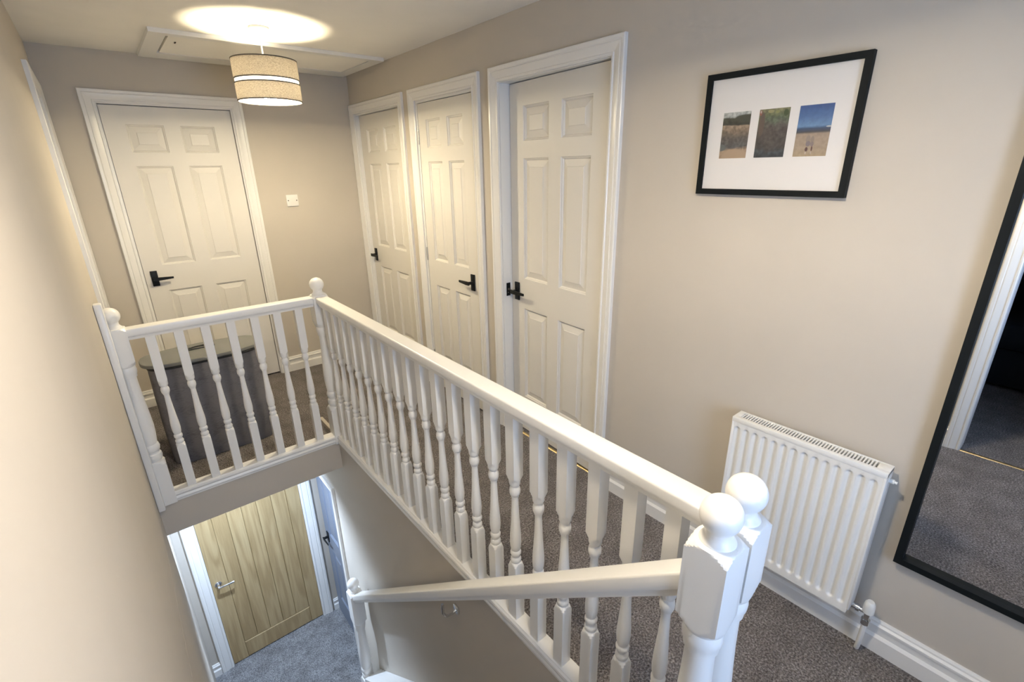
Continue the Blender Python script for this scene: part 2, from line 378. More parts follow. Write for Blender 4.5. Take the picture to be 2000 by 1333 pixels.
# ------------------------------------------------------------------ setting: floors, ceilings, walls
struct(boxes('floor', [(XW + 0.02, 0.35, YE, 0.35, -0.165, 0), (XL - 0.02, XW + 0.02, YA + 0.012, 0.35, -0.165, 0), (XL - 0.12, XW + 0.02, YE, YT, -0.165, 0), (-4.8, XL - 0.12, -5.6, -3.2, -0.165, 0)], 'carpet'),
       'taupe brown speckled carpet on the upper landing', 'floor')
struct(box('floor_lower', -2.2, -0.6, -4.2, 0.2, ZL - 0.1, ZL, 'hall_carpet'), 'blue grey carpet on the hall floor downstairs', 'floor')
HX0, HX1, HY0, HY1 = -1.245, -0.125, -0.695, -0.215     # loft hatch opening
struct(boxes('ceiling', [(XL - 0.1, 0.1, YE - 0.1, HY0, H, H + 0.05), (XL - 0.1, 0.1, HY1, 0.1, H, H + 0.05), (XL - 0.1, HX0, HY0, HY1, H, H + 0.05), (HX1, 0.1, HY0, HY1, H, H + 0.05),
                         (-4.8, XL - 0.1, -5.6, -3.2, H, H + 0.05)], 'ceiling_paint'), 'off white textured landing ceiling', 'ceiling')
struct(box('ceiling_loft', HX0 - 0.1, HX1 + 0.1, HY0 - 0.1, HY1 + 0.1, H + 0.09, H + 0.12, 'loft_shade_black'), 'near-black cap over the hatch, added for the shade of the loft', 'loft')
struct(box('ceiling_lower', -2.2, -0.6, YA + 0.012, 0.2, ZC, ZC + 0.014, 'ceiling_paint'), 'hall ceiling under the landing', 'ceiling')

ARCH = 0.07; ZIN = 1.995
DOORS = {  # outer left, outer right measured along the wall, lip
    1: (0.003, 0.885, 0.008), 2: (0.972, 1.750, 0.016), 3: (1.842, 2.720, 0.004)}
def wall_with_holes(name, face, a0, a1, z0, z1, holes, plane, mat, th=0.1):
    """plane 'x+': solid lies from face to face+th in x and runs along y; 'y+' likewise"""
    segs = []; cur = a0
    for h0, h1, hz0, hz1 in sorted(holes):
        segs.append((cur, h0, z0, z1))
        if hz1 < z1: segs.append((h0, h1, hz1, z1))
        if hz0 > z0: segs.append((h0, h1, z0, hz0))
        cur = h1
    segs.append((cur, a1, z0, z1)); out = []
    f0, f1 = min(face, face + th), max(face, face + th)
    for s0, s1, zz0, zz1 in segs:
        if s1 - s0 < 1e-4: continue
        out.append((f0, f1, s0, s1, zz0, zz1) if plane == 'x' else (s0, s1, f0, f1, zz0, zz1))
    return boxes(name, out, mat)
rh = []
for k, (a, b_, lip) in DOORS.items():
    rh.append((-(b_ - ARCH + 0.018), -(a + ARCH - 0.018), 0.0, ZIN + 0.018))
struct(wall_with_holes('wall_right', 0.0, YE, 0.1, 0, H, rh, 'x', 'wall_paint', 0.12), 'greige painted wall with the three white doors and the picture', 'wall')
FD0, FD1 = -1.664, -0.788
struct(wall_with_holes('wall_far', 0.0, XL - 0.1, 0.0, 0, H, [(FD0 + ARCH - 0.018, FD1 - ARCH + 0.018, 0.0, ZIN + 0.018)], 'y', 'wall_paint', 0.12), 'greige painted far wall of the landing with one white door', 'wall')
LD0, LD1 = -0.845, -0.012          # left wall door (far end)
BD0, BD1 = -4.70, -3.79            # bedroom doorway beside the camera (outer edges)
struct(wall_with_holes('wall_left', XL, YE, 0.1, 0.0, H, [(LD0 + ARCH - 0.018, LD1 - ARCH + 0.018, 0.0, ZIN + 0.018), (BD0 + ARCH - 0.018, BD1 - ARCH + 0.018, 0.0, ZIN + 0.018)], 'x', 'wall_paint', -0.1), 'greige painted wall rising beside the stairs', 'wall')
struct(box('wall_left_lower', XL - 0.1, XL, -4.2, YA, ZL, -0.004, 'wall_paint'), 'greige painted wall running down beside the stairs', 'wall')
struct(wall_with_holes('wall_near', YE, XL - 0.1, 0.12, 0, H, [(-1.67, -0.77, 0.75, 1.75)], 'y', 'wall_paint', -0.12), 'near end wall of the landing with the window', 'wall')
struct(box('wall_apron', XL, XW + 0.012, YA, YA + 0.012, ZC, 0.03, 'wall_paint'), 'painted edge of the landing over the hall', 'wall')
OPN, OPZ = -1.045, -0.56
struct(boxes('wall_stair', [(XW, XW + 0.02, YT - 0.02, OPN, ZL, 0.03), (XW, XW + 0.02, -4.2, YT - 0.02, ZL, -0.167), (XW, XW + 0.02, OPN, YD, OPZ, ZC), (XW + 0.02, XW + 0.14, OPN - 0.06, OPN, ZL, -0.17)], 'wall_paint'),
       'grey painted wall under the landing balustrade', 'wall')
struct(box('wall_stair_back', XL - 0.1, XW + 0.02, -4.3, -4.2, ZL, -0.16, 'wall_paint'), 'wall below the top of the stairs', 'wall')
struct(wall_with_holes('wall_hall_end', YD, -2.0, -0.6, ZL, ZC, [(-1.742, -0.925, ZL, -0.42)], 'y', 'wall_paint', 0.1), 'wall at the end of the hall around the oak door', 'wall')
struct(box('wall_hall_left', -1.97, -1.868, YA, YD, ZL, ZC, 'wall_paint'), 'hall wall left of the oak door', 'wall')
struct(box('wall_hall_side', -0.772, -0.70, -1.6, YD, ZL, ZC, 'wall_paint'), 'hall side wall behind the white door frame', 'wall')
# unlit bedroom behind the doorway on the camera side
struct(boxes('wall_bedroom', [(-4.9, -4.8, -5.7, -3.1, 0, H), (-4.8, XL - 0.1, -3.2, -3.1, 0, H), (-4.8, XL - 0.1, -5.7, -5.6, 0, H), (XL - 0.14, XL - 0.102, -3.82, -3.2, 0, H), (XL - 0.14, XL - 0.102, -5.6, -4.68, 0, H)], 'room_shade_tone'),
       'walls of the unlit room beyond the doorway, coloured dark for its shade', 'wall')

# ------------------------------------------------------------------ skirting boards
SK = [(0, 0), (0.020, 0), (0.020, 0.060), (0.0115, 0.070), (0.0115, 0.094), (0.0165, 0.098), (0.0165, 0.106), (0.010, 0.112), (0.010, 0.118), (0.006, 0.124), (0, 0.124)]
def skirt(name, runs, label, z=0.0):
    vs, fs = [], []
    for p0, p1, side in runs:
        p0, p1, side = Vector(p0), Vector(p1), Vector(side); b0 = len(vs); n = len(SK)
        for p in (p0, p1):
            for s, u in SK: vs.append(tuple(p + side * s + Vector((0, 0, u + z))))
        fs += [(b0 + i, b0 + (i + 1) % n, b0 + n + (i + 1) % n, b0 + n + i) for i in range(n)]
        fs += [tuple(range(b0, b0 + n))[::-1], tuple(range(b0 + n, b0 + 2 * n))]
    return struct(from_py(name, vs, fs, 'white_gloss', None, True, 30), label, 'skirting board')
skirt('baseboard_right', [((0, -2.72, 0), (0, YE, 0), (-1, 0, 0)), ((0, -1.75, 0), (0, -1.842, 0), (-1, 0, 0)), ((0, -0.885, 0), (0, -0.972, 0), (-1, 0, 0))], 'white moulded skirting board under the radiator and mirror')
skirt('baseboard_far', [((FD1, 0, 0), (-0.02, 0, 0), (0, -1, 0)), ((XL, 0, 0), (FD0, 0, 0), (0, -1, 0))], 'white moulded skirting board either side of the far door')
skirt('baseboard_left', [((XL, LD0, 0), (XL, YF + 0.08, 0), (1, 0, 0)), ((XL, YT - 0.002, 0), (XL, BD1, 0), (1, 0, 0)), ((XL, BD0, 0), (XL, YE, 0), (1, 0, 0))], 'white moulded skirting board on the left wall')
skirt('baseboard_near', [((XL, YE, 0), (0, YE, 0), (0, 1, 0))], 'white moulded skirting board under the window')
skirt('baseboard_hall', [((-0.772, OPN, 0), (-0.772, YD, 0), (-1, 0, 0)), ((-0.84, YD, 0), (-0.772, YD, 0), (0, -1, 0)), ((-1.868, YD, 0), (-1.812, YD, 0), (0, -1, 0))], 'white skirting board in the hall downstairs', ZL)

# ------------------------------------------------------------------ doors
AP = [(0, 0), (0, 0.010), (0.005, 0.013), (0.011, 0.013), (0.014, 0.0095), (0.022, 0.0115), (0.034, 0.0165), (0.046, 0.0185), (0.050, 0.016), (0.054, 0.0195), (0.066, 0.020), (0.070, 0.017), (0.070, 0)]
def architrave(parent, xl, xr, zt, w=ARCH, z0=0.0, legs=(True, True), head=True, mat='white_gloss'):
    """local frame: x along the wall, -y towards the viewer; xl/xr inner edges, zt inner head"""
    k = w / 0.07; P = [(u * k, d) for u, d in AP]; n = len(P)
    F = [(i, (i + 1) % n, n + (i + 1) % n, n + i) for i in range(n)] + [tuple(range(n))[::-1], tuple(range(n, 2 * n))]
    if legs[0]:
        vs = [(xl - u, -d, z0) for u, d in P] + [(xl - u, -d, zt + u) for u, d in P]
        from_py('architrave', vs, F, mat, parent, True, 25)
    if legs[1]:
        vs = [(xr + u, -d, z0) for u, d in P] + [(xr + u, -d, zt + u) for u, d in P]
        from_py('architrave', vs, F, mat, parent, True, 25)
    if head:
        vs = [(xl - u, -d, zt + u) for u, d in P] + [(xr + u, -d, zt + u) for u, d in P]
        from_py('architrave', vs, F, mat, parent, True, 25)
def lining(parent, xl, xr, zt, lip, depth=0.118, z0=0.0, stop=None, mat='white_gloss'):
    boxes('door_lining', [(xl - 0.017, xl + lip, 0.0005, depth, z0, zt + 0.017), (xr - lip, xr + 0.017, 0.0005, depth, z0, zt + 0.017), (xl + lip, xr - lip, 0.0005, depth, zt - lip, zt + 0.017)], mat, parent)
    if stop is not None:
        boxes('door_stop', [(xl + lip, xl + lip + 0.012, stop, stop + 0.03, z0, zt - lip), (xr - lip - 0.012, xr - lip, stop, stop + 0.03, z0, zt - lip), (xl + lip + 0.012, xr - lip - 0.012, stop, stop + 0.03, zt - lip - 0.012, zt - lip)], mat, parent)
ROWS = [(0.242, 0.808), (0.985, 1.628), (1.712, 1.878)]
def panel_leaf(parent, x0, w, z0, z1, y, th=0.035, mat='door_white', rows=ROWS):
    """six-panel moulded leaf; front face at local y, origin of the leaf at its hinge-free left edge"""
    st = 0.115 * w / 0.73; mu = 0.092 * w / 0.73; pw = (w - 2 * st - mu) / 2
    cols = [(st, st + pw), (st + pw + mu, w - st)]
    xs = [0, cols[0][0], cols[0][1], cols[1][0], cols[1][1], w]
    zs = [z0]
    for a, b in rows: zs += [a, b]
    zs += [z1]
    vs, fs = [], []
    def quad(a, b, c, d):
        i = len(vs); vs.extend([a, b, c, d]); fs.append((i, i + 1, i + 2, i + 3))
    RD, RW = 0.0135, 0.012
    for i in range(5):
        for j in range(len(zs) - 1):
            xa, xb, za, zb = xs[i], xs[i + 1], zs[j], zs[j + 1]
            if i in (1, 3) and j in (1, 3, 5):
                def ring(ins, dep): return [(xa + ins, y + dep, za + ins), (xb - ins, y + dep, za + ins), (xb - ins, y + dep, zb - ins), (xa + ins, y + dep, zb - ins)]
                rs = [ring(0, 0), ring(0.0025, 0.005), ring(0.007, 0.0065), ring(RW, RD)]
                for r0, r1 in zip(rs[:-1], rs[1:]):
                    for k in range(4): quad(r0[k], r0[(k + 1) % 4], r1[(k + 1) % 4], r1[k])
                quad(*rs[-1])
            else:
                quad((xa, y, za), (xb, y, za), (xb, y, zb), (xa, y, zb))
    yb = y + th
    quad((0, yb, z0), (0, yb, z1), (w, yb, z1), (w, yb, z0))
    quad((0, y, z0), (0, y, z1), (0, yb, z1), (0, yb, z0)); quad((w, y, z0), (w, yb, z0), (w, yb, z1), (w, y, z1))
    quad((0, y, z1), (w, y, z1), (w, yb, z1), (0, yb, z1)); quad((0, y, z0), (0, yb, z0), (w, yb, z0), (w, y, z0))
    me = bpy.data.meshes.new('door_leaf'); me.from_pydata(vs, [], fs)
    bm = bmesh.new(); bm.from_mesh(me); bmesh.ops.remove_doubles(bm, verts=bm.verts, dist=1e-5); bmesh.ops.recalc_face_normals(bm, faces=bm.faces); bm.to_mesh(me); bm.free()
    lf = link('door_leaf', me, mat, parent); lf.location = (x0, 0, 0)
    for i, (xa, xb) in enumerate(cols):
        for j, (za, zb) in enumerate(rows):
            a = RW + 0.0005; bv = 0.034 if zb - za > 0.3 else 0.036
            def rect(ins, yy): return [(xa + ins, yy, za + ins), (xb - ins, yy, za + ins), (xb - ins, yy, zb - ins), (xa + ins, yy, zb - ins)]
            V = rect(a, y + RD - 0.0003) + rect(a + bv - 0.0025, y + 0.0045) + rect(a + bv, y + 0.0018)
            F = [(k, (k + 1) % 4, 4 + (k + 1) % 4, 4 + k) for k in range(4)] + [(4 + k, 4 + (k + 1) % 4, 8 + (k + 1) % 4, 8 + k) for k in range(4)] + [(8, 9, 10, 11), (3, 2, 1, 0)]
            from_py('panel', V, F, mat, lf)
    return lf
def lever_handle(parent, x, z, y, d, mat='black_metal', plate=(0.040, 0.105), lever_len=0.105):
    """d=+1 lever points to local +x"""
    hd = box('handle', x - plate[0] / 2, x + plate[0] / 2, y - 0.008, y, z - plate[1] / 2, z + plate[1] / 2, mat, parent, 0.0015)
    bm = bmesh.new()
    bm_box(bm, x - 0.009, x + 0.009, y - 0.042, y - 0.006, z - 0.009, z + 0.009, 0.003)
    me = bpy.data.meshes.new('spindle_neck'); bm.to_mesh(me); bm.free(); link('spindle_neck', me, mat, hd, True, 35)
    # tapering flat lever
    L0, L1 = x - d * 0.011, x + d * lever_len
    yy = y - 0.044
    V = []
    for xx, hz, t, yo in ((L0, 0.011, 0.009, 0), (x + d * 0.02, 0.011, 0.009, 0), (x + d * 0.06, 0.009, 0.008, 0.002), (L1, 0.0065, 0.006, 0.004)):
        V += [(xx, yy + yo - t / 2, z - hz), (xx, yy + yo + t / 2, z - hz), (xx, yy + yo + t / 2, z + hz), (xx, yy + yo - t / 2, z + hz)]
    F = []
    for i in range(3):
        for k in range(4): F.append((i * 4 + k, i * 4 + (k + 1) % 4, (i + 1) * 4 + (k + 1) % 4, (i + 1) * 4 + k))
    F += [(3, 2, 1, 0), (12, 13, 14, 15)]
    from_py('lever', V, F, mat, hd)
    return hd
def panel_door(name, loc, rz, outer, lip, recess, hs, label, ajar=0.0, hinges=None, strike=False, threshold=False, leaf=True, thr_y=0.02, handle=True):
    d = empty(name, loc, rz); struct(d, label, 'door')
    xl, xr = ARCH, outer - ARCH
    architrave(d, xl, xr, ZIN)
    lining(d, xl, xr, ZIN, lip, stop=recess + 0.037 if (recess < 0.06 and ajar == 0 and leaf) else None)
    x0 = xl + lip + 0.0035; w = xr - xl - 2 * lip - 0.007
    if leaf:
        lf = panel_leaf(d, x0, w, 0.012, ZIN - lip - 0.004, 0.0)
        hx = 0.052 if hs < 0 else w - 0.052
        h = lever_handle(d, 0, 0, 0, -hs) if handle else empty('handle_seat')
        if not handle: bpy.data.objects.remove(h); h = lf
        if ajar:      # hinged on the right edge
            a = math.radians(ajar)
            lf.location = (x0 + w - w * math.cos(a), recess + w * math.sin(a), 0); lf.rotation_euler = (0, 0, -a)
            h.location = (x0 + w - (w - hx) * math.cos(a), recess + (w - hx) * math.sin(a), 0.903); h.rotation_euler = (0, 0, -a)
        else:
            h.location = (x0 + hx, recess, 0.90); lf.location = (x0, recess, 0)
    if hinges is not None:
        for z in (0.25, 1.02, 1.78):
            lathe('hinge', [(0.005, -0.045), (0.005, 0.045)], 'steel', d, 10, (hinges, recess - 0.004, z))
    if strike:
        sp = box('strike_plate', xl + lip, xl + lip + 0.0025, 0.022, 0.05, 0.868, 0.945, 'black_metal', d)
        boxes('latch_hole', [(xl + lip + 0.0026, xl + lip + 0.0032, 0.030, 0.042, 0.90, 0.914), (xl + lip + 0.0026, xl + lip + 0.0032, 0.03, 0.036, 0.886, 0.892)], 'steel', sp)
    if threshold:
        sweep('threshold_strip', [(-0.011, 0), (-0.008, 0.003), (0, 0.005), (0.008, 0.003), (0.011, 0)], (xl + lip, thr_y, 0.0), (xr - lip, thr_y, 0.0), (0, 1, 0), (0, 0, 1), 'brass', d)
    return d
R90 = math.radians(-90)
panel_door('door_1', (0, -DOORS[1][0], 0), R90, DOORS[1][1] - DOORS[1][0], DOORS[1][2], 0.028, -1, 'white six-panel door in the far corner beside the end wall')
panel_door('door_2', (0, -DOORS[2][0], 0), R90, DOORS[2][1] - DOORS[2][0], DOORS[2][2], 0.002, 1, 'narrow white six-panel cupboard door with handle on its right', hinges=ARCH + 0.018)
panel_door('door_3', (0, -DOORS[3][0], 0), R90, DOORS[3][1] - DOORS[3][0], DOORS[3][2], 0.022, -1, 'white six-panel door standing slightly ajar nearest the picture', ajar=3.4, strike=True, threshold=True, thr_y=0.03)
panel_door('door_4', (FD0, 0, 0), 0, FD1 - FD0, 0.006, 0.022, -1, 'white six-panel door behind the laundry basket')
panel_door('door_5', (XL, LD0, 0), math.radians(90), LD1 - LD0, 0.006, 0.03, 1, 'white door frame at the far end of the left wall', hinges=ARCH + 0.004, handle=False)
panel_door('door_6', (XL, BD0, 0), math.radians(90), BD1 - BD0, 0.004, 0.03, 1, 'open white-framed doorway reflected in the tall mirror', leaf=False, threshold=True, thr_y=0.004)

# oak boarded door downstairs
d7 = empty('door_7', (0, YD, ZL)); struct(d7, 'oak plank door with chrome lever at the foot of the stairs', 'door')
architrave(d7, -1.722, -0.945, 2.02, 0.088)
lining(d7, -1.722, -0.945, 2.02, 0.003, 0.1)
def oak_bar(name, x0, x1, z0, z1, y0, y1, ch=0.003):
    V = []
    for ins, y in ((0, y1), (0, y0 + ch), (ch, y0)):
        V += [(x0 + ins, y, z0 + ins), (x1 - ins, y, z0 + ins), (x1 - ins, y, z1 - ins), (x0 + ins, y, z1 - ins)]
    F = [(0, 1, 2, 3)] + [(k, (k + 1) % 4, 4 + (k + 1) % 4, 4 + k) for k in range(4)] + [(4 + k, 4 + (k + 1) % 4, 8 + (k + 1) % 4, 8 + k) for k in range(4)] + [(11, 10, 9, 8)]
    return from_py(name, V, F, 'oak', d7)
PB = [-1.604, -1.498, -1.391, -1.281, -1.168, -1.052]
zt = 2.012
oak_bar('stile', -1.717, PB[0], 0.008, zt, 0.004, 0.044, 0.002)
oak_bar('stile', PB[-1], -0.950, 0.008, zt, 0.004, 0.044, 0.002)
oak_bar('rail', PB[0], PB[-1], 0.008, 0.178, 0.004, 0.044, 0.0045)
oak_bar('rail', PB[0], PB[-1], zt - 0.11, zt, 0.004, 0.044, 0.0045)
for a, b in zip(PB[:-1], PB[1:]):
    oak_bar('plank', a + 0.0008, b - 0.0008, 0.178, zt - 0.11, 0.009, 0.036, 0.004)
hd = lathe('handle', [(0.025, 0), (0.025, -0.006), (0.022, -0.009), (0.010, -0.010), (0.009, -0.045)], 'chrome', d7, 24, (-1.672, 0.004, 0.885), axis='y')
tube('lever', [(-1.678, -0.045, 0.885), (-1.665, -0.048, 0.885), (-1.63, -0.050, 0.885), (-1.59, -0.050, 0.885), (-1.565, -0.048, 0.885)], [0.008, 0.0085, 0.0065, 0.0085, 0.010], 'chrome', hd)
# white door frame in the hall side wall
d8 = empty('door_8', (XW, 0, ZL), R90); struct(d8, 'door in white frame beside the oak door, its shade coloured in as blue grey', 'door')
architrave(d8, -OPN - 0.0, 3.0, OPZ - ZL, 0.062, legs=(False, False), head=False)
def hall_arch():
    xr = -OPN; zt = OPZ - ZL; k = 0.062 / 0.07; P = [(u * k, d) for u, d in AP]; n = len(P)
    F = [(i, (i + 1) % n, n + (i + 1) % n, n + i) for i in range(n)] + [tuple(range(n))[::-1], tuple(range(n, 2 * n))]
    from_py('architrave', [(xr + u, -d, 0) for u, d in P] + [(xr + u, -d, zt + u) for u, d in P], F, 'white_gloss', d8, True, 25)
    from_py('architrave', [(0.205, -d, zt + u) for u, d in P] + [(xr + u, -d, zt + u) for u, d in P], F, 'white_gloss', d8, True, 25)
    lf = panel_leaf(d8, 0.235, 0.76, 0.012, 1.96, 0.104, 0.02, 'door_shade_tone')
    h = lever_handle(d8, 0.30, 0.93, 0.104, 1)
    boxes('door_lining', [(xr - 0.045, xr - 0.001, 0.021, 0.125, 0, zt)], 'white_gloss', d8)
hall_arch()

# ------------------------------------------------------------------ window in the near end wall
wn = empty('window_1', (-1.22, YE, 1.25)); struct(wn, 'white framed window in the near end wall', 'window')
boxes('window_frame', [(-0.45, -0.39, -0.09, -0.03, -0.5, 0.5), (0.39, 0.45, -0.09, -0.03, -0.5, 0.5), (-0.39, 0.39, -0.09, -0.03, -0.5, -0.44), (-0.39, 0.39, -0.09, -0.03, 0.44, 0.5), (-0.025, 0.025, -0.085, -0.035, -0.44, 0.44)], 'white_gloss', wn)
for sx in (-1, 1):
    box('pane', sx * 0.026, sx * 0.389, -0.062, -0.058, -0.439, 0.439, 'picture_glass', wn)
box('window_sill', -0.5, 0.49, -0.03, 0.09, -0.535, -0.503, 'white_gloss', wn, 0.004)

# ------------------------------------------------------------------ balustrades
BA = 0.0195
RT2 = math.sqrt(2)
def bal_rings(zb, zt):
    a = BA; R = a * RT2
    g = [(zb, R, 1), (0.281, R, 1), (0.287, a * 1.28, 1), (0.293, a * 1.12, 1), (0.298, a * 0.95, 1), (0.3005, 0.0150, 0),
         (0.303, 0.0172, 0), (0.309, 0.0188, 0), (0.315, 0.0184, 0), (0.320, 0.0160, 0), (0.323, 0.0143, 0), (0.327, 0.0143, 0), (0.330, 0.0165, 0), (0.336, 0.0187, 0), (0.343, 0.0190, 0), (0.349, 0.0170, 0), (0.3515, 0.0150, 0),
         (0.354, 0.0158, 0), (0.365, 0.0182, 0), (0.385, 0.0196, 0), (0.410, 0.0190, 0), (0.445, 0.0165, 0), (0.490, 0.0138, 0), (0.530, 0.0121, 0), (0.562, 0.0112, 0), (0.5675, 0.0112, 0), (0.569, 0.0130, 0), (0.5735, 0.0134, 0),
         (0.576, 0.0150, 0), (0.584, 0.0178, 0), (0.594, 0.0186, 0), (0.604, 0.0172, 0), (0.610, 0.0142, 0), (0.613, 0.0138, 0), (0.616, 0.0165, 0), (0.622, 0.0186, 0), (0.629, 0.0190, 0),
         (0.633, a * 0.98, 1), (0.637, a * 1.05, 1), (0.642, a * 1.17, 1), (0.647, a * 1.30, 1), (0.652, R, 1), (zt, R, 1)]
    return g
baluster_me = turned_mesh('baluster', bal_rings(0.055, 0.876), BA, 40)
NA = 0.0415
def newel_rings(z_foot, z_lowblk, z_blk, z_top):
    """square foot to z_lowblk, turned shaft, square block from z_blk to z_top"""
    a = NA; R = a * RT2; s = (z_blk - z_lowblk) / 0.50
    L = lambda h: z_lowblk + h * s
    return [(z_foot, R, 1), (z_lowblk - 0.028, R, 1), (z_lowblk - 0.016, a * 1.26, 1), (z_lowblk - 0.006, a * 1.06, 1), (z_lowblk, a * 0.96, 1), (z_lowblk + 0.001, 0.033, 0),
            (L(0.012), 0.037, 0), (L(0.026), 0.0395, 0), (L(0.040), 0.037, 0), (L(0.046), 0.033, 0), (L(0.054), 0.033, 0), (L(0.060), 0.0365, 0), (L(0.074), 0.0390, 0), (L(0.088), 0.0365, 0), (L(0.094), 0.033, 0),
            (L(0.11), 0.0345, 0), (L(0.15), 0.0385, 0), (L(0.19), 0.0395, 0), (L(0.24), 0.0375, 0), (L(0.30), 0.0340, 0), (L(0.36), 0.0310, 0), (L(0.42), 0.0295, 0), (L(0.440), 0.0300, 0), (L(0.442), 0.0345, 0), (L(0.448), 0.0350, 0),
            (L(0.451), 0.0350, 0), (L(0.462), 0.0385, 0), (L(0.474), 0.0395, 0), (L(0.486), 0.0375, 0), (L(0.492), 0.0350, 0),
            (L(0.496), a * 0.97, 1), (z_blk + 0.002, a * 1.03, 1), (z_blk + 0.007, a * 1.12, 1), (z_blk + 0.014, a * 1.27, 1), (z_blk + 0.022, R, 1),
            (z_top - 0.010, R, 1), (z_top - 0.0065, a * 1.32, 1), (z_top - 0.0025, a * 1.22, 1), (z_top + 0.0015, a * 1.12, 1), (z_top + 0.005, a * 1.02, 1), (z_top + 0.0065, a * 0.94, 1), (z_top + 0.0075, a * 0.7, 1)]
def ball_prof(zc, r=0.038, base=None):
    b = base; pr = [(0.033, b - 0.002), (0.033, b + 0.002), (0.0315, b + 0.005), (0.027, b + 0.010), (0.0245, b + 0.016), (0.0243, zc - r * 0.86)]
    for k in range(1, 25):
        a = -0.30 * math.pi + (0.80 * math.pi) * k / 24 - 0.0
        if math.sin(a) * r < -r * 0.77: continue
        pr.append((max(r * math.cos(a), 0.0004), zc + r * math.sin(a)))
    return pr
newel_me = turned_mesh('newel_post', newel_rings(0.0, 0.245, 0.755, 0.928), NA, 72)
def newel(parent, x, y, me=None, zc=0.990, zb=0.934, label=None):
    o = bpy.data.objects.new('newel_post', me or newel_me); COL.objects.link(o); o.parent = parent; o.location = (x, y, 0)
    if not o.data.materials: o.data.materials.append(MATS['white_gloss'])
    lathe('ball_finial', ball_prof(zc, 0.038, zb), 'white_gloss', o, 40, auto=60)
    return o
baluster_me.materials.append(MATS['white_gloss'])
def baluster(parent, x, y):
    o = bpy.data.objects.new('baluster', baluster_me); COL.objects.link(o); o.parent = parent; o.location = (x, y, 0)
HRH = [(0.0215, 0), (0.0225, 0.011), (0.0245, 0.0145), (0.0305, 0.0165), (0.0325, 0.020), (0.0330, 0.026), (0.0330, 0.0455), (0.0320, 0.0492), (0.0298, 0.0514), (0.0268, 0.0520)]
HR = [(-s_, u_) for s_, u_ in HRH] + [(s_, u_) for s_, u_ in HRH[::-1]]
BR = [(-0.030, 0.0), (-0.030, 0.048), (-0.026, 0.055), (0.026, 0.055), (0.030, 0.048), (0.030, 0.0)]
# moulding planted on the landing edge (s outward)
NT = [(0, 0.008), (0.008, 0.010), (0.011, 0.016), (0.009, 0.024), (0.006, 0.028), (0.009, 0.032), (0.012, 0.040), (0.010, 0.048), (0.004, 0.053), (0, 0.053)]

bl = tag(empty('balustrade', (XB, -2.5, 0)), 'long white balustrade of turned spindles along the open side of the landing', 'balustrade', 'landing balustrades')
bl.location = (0, 0, 0)
YN = -3.765
newel(bl, -0.885, YF); newel(bl, -0.886, YN)
sweep('handrail', HR, (XB, YF - NA, 0.873), (XB, YN + NA, 0.873), (1, 0, 0), (0, 0, 1), 'white_gloss', bl)
sweep('base_rail', BR, (XB, YF - NA, 0.0), (XB, YN + NA, 0.0), (1, 0, 0), (0, 0, 1), 'white_gloss', bl, auto=30)
sweep('edge_moulding', NT, (XW + 0.0, YA - 0.002, 0), (XW + 0.0, YN - 0.02, 0), (-1, 0, 0), (0, 0, 1), 'white_gloss', bl, auto=30)
ys = [-1.926 - 0.1137 * k for k in range(-4, 16)]
for y in ys: baluster(bl, XB, y)

bs = tag(empty('balustrade'), 'short white balustrade of seven spindles in front of the laundry basket', 'balustrade', 'landing balustrades')
newel(bs, -1.7905, YF)
box('wall_post', XL + 0.0005, XL + 0.030, YF - 0.085, YF - NA - 0.0005, 0.0, 1.065, 'white_gloss', bs, 0.006)
sweep('handrail', HR, (-1.7905 + NA, YF, 0.873), (-0.885 - NA, YF, 0.873), (0, 1, 0), (0, 0, 1), 'white_gloss', bs)
sweep('base_rail', BR, (-1.7905 + NA, YF, 0.0), (-0.885 - NA, YF, 0.0), (0, 1, 0), (0, 0, 1), 'white_gloss', bs, auto=30)
sweep('edge_moulding', NT, (XL + 0.031, YA - 0.0, 0), (XW - 0.013, YA - 0.0, 0), (0, -1, 0), (0, 0, 1), 'white_gloss', bs, auto=30)
for k in range(7): baluster(bs, -1.671 + 0.1106 * k, YF)

# stair handrail with its two newels
sh = tag(empty('stair_handrail'), 'white sloping stair handrail between two ball-topped newel posts', 'handrail')
XS = -0.980
top_me = turned_mesh('newel_post', newel_rings(0.0, 0.21, 0.735, 0.928), NA, 72)
newel(sh, XS, YN, top_me)
low_me = turned_mesh('newel_post', newel_rings(ZL, -1.90, -1.36, -1.092), NA, 72)
YL = -1.46
newel(sh, XS - 0.003, YL, low_me, -1.028, -1.084)
sl = (0.790 - (-1.137)) / ((YL - NA) - (YN + NA))        # drop per metre along +y
ang = math.atan(sl)
up = Vector((0, math.sin(ang), math.cos(ang)))
zt_hi, zt_lo = 0.790, -1.137
# plumb-cut ends: keep the profile upright, stretched along the slope
HR2 = [(s, u / math.cos(ang) * 0.98) for s, u in HR]
sweep('handrail', HR2, (XS, YN + NA, zt_hi - 0.01), (XS, YL - NA, zt_lo - 0.01), (1, 0, 0), (0, 0, 1), 'white_gloss', sh)
br = box('rail_bracket', XW - 0.012, XW - 0.0005, -2.70, -2.665, -0.255, -0.215, 'chrome', sh, 0.003)
tube('bracket_arm', [(XW - 0.008, -2.685, -0.235), (XW - 0.03, -2.685, -0.243), (XS + 0.016, -2.685, -0.236), (XS, -2.685, -0.205), (XS, -2.685, -0.155)], 0.006, 'chrome', br)

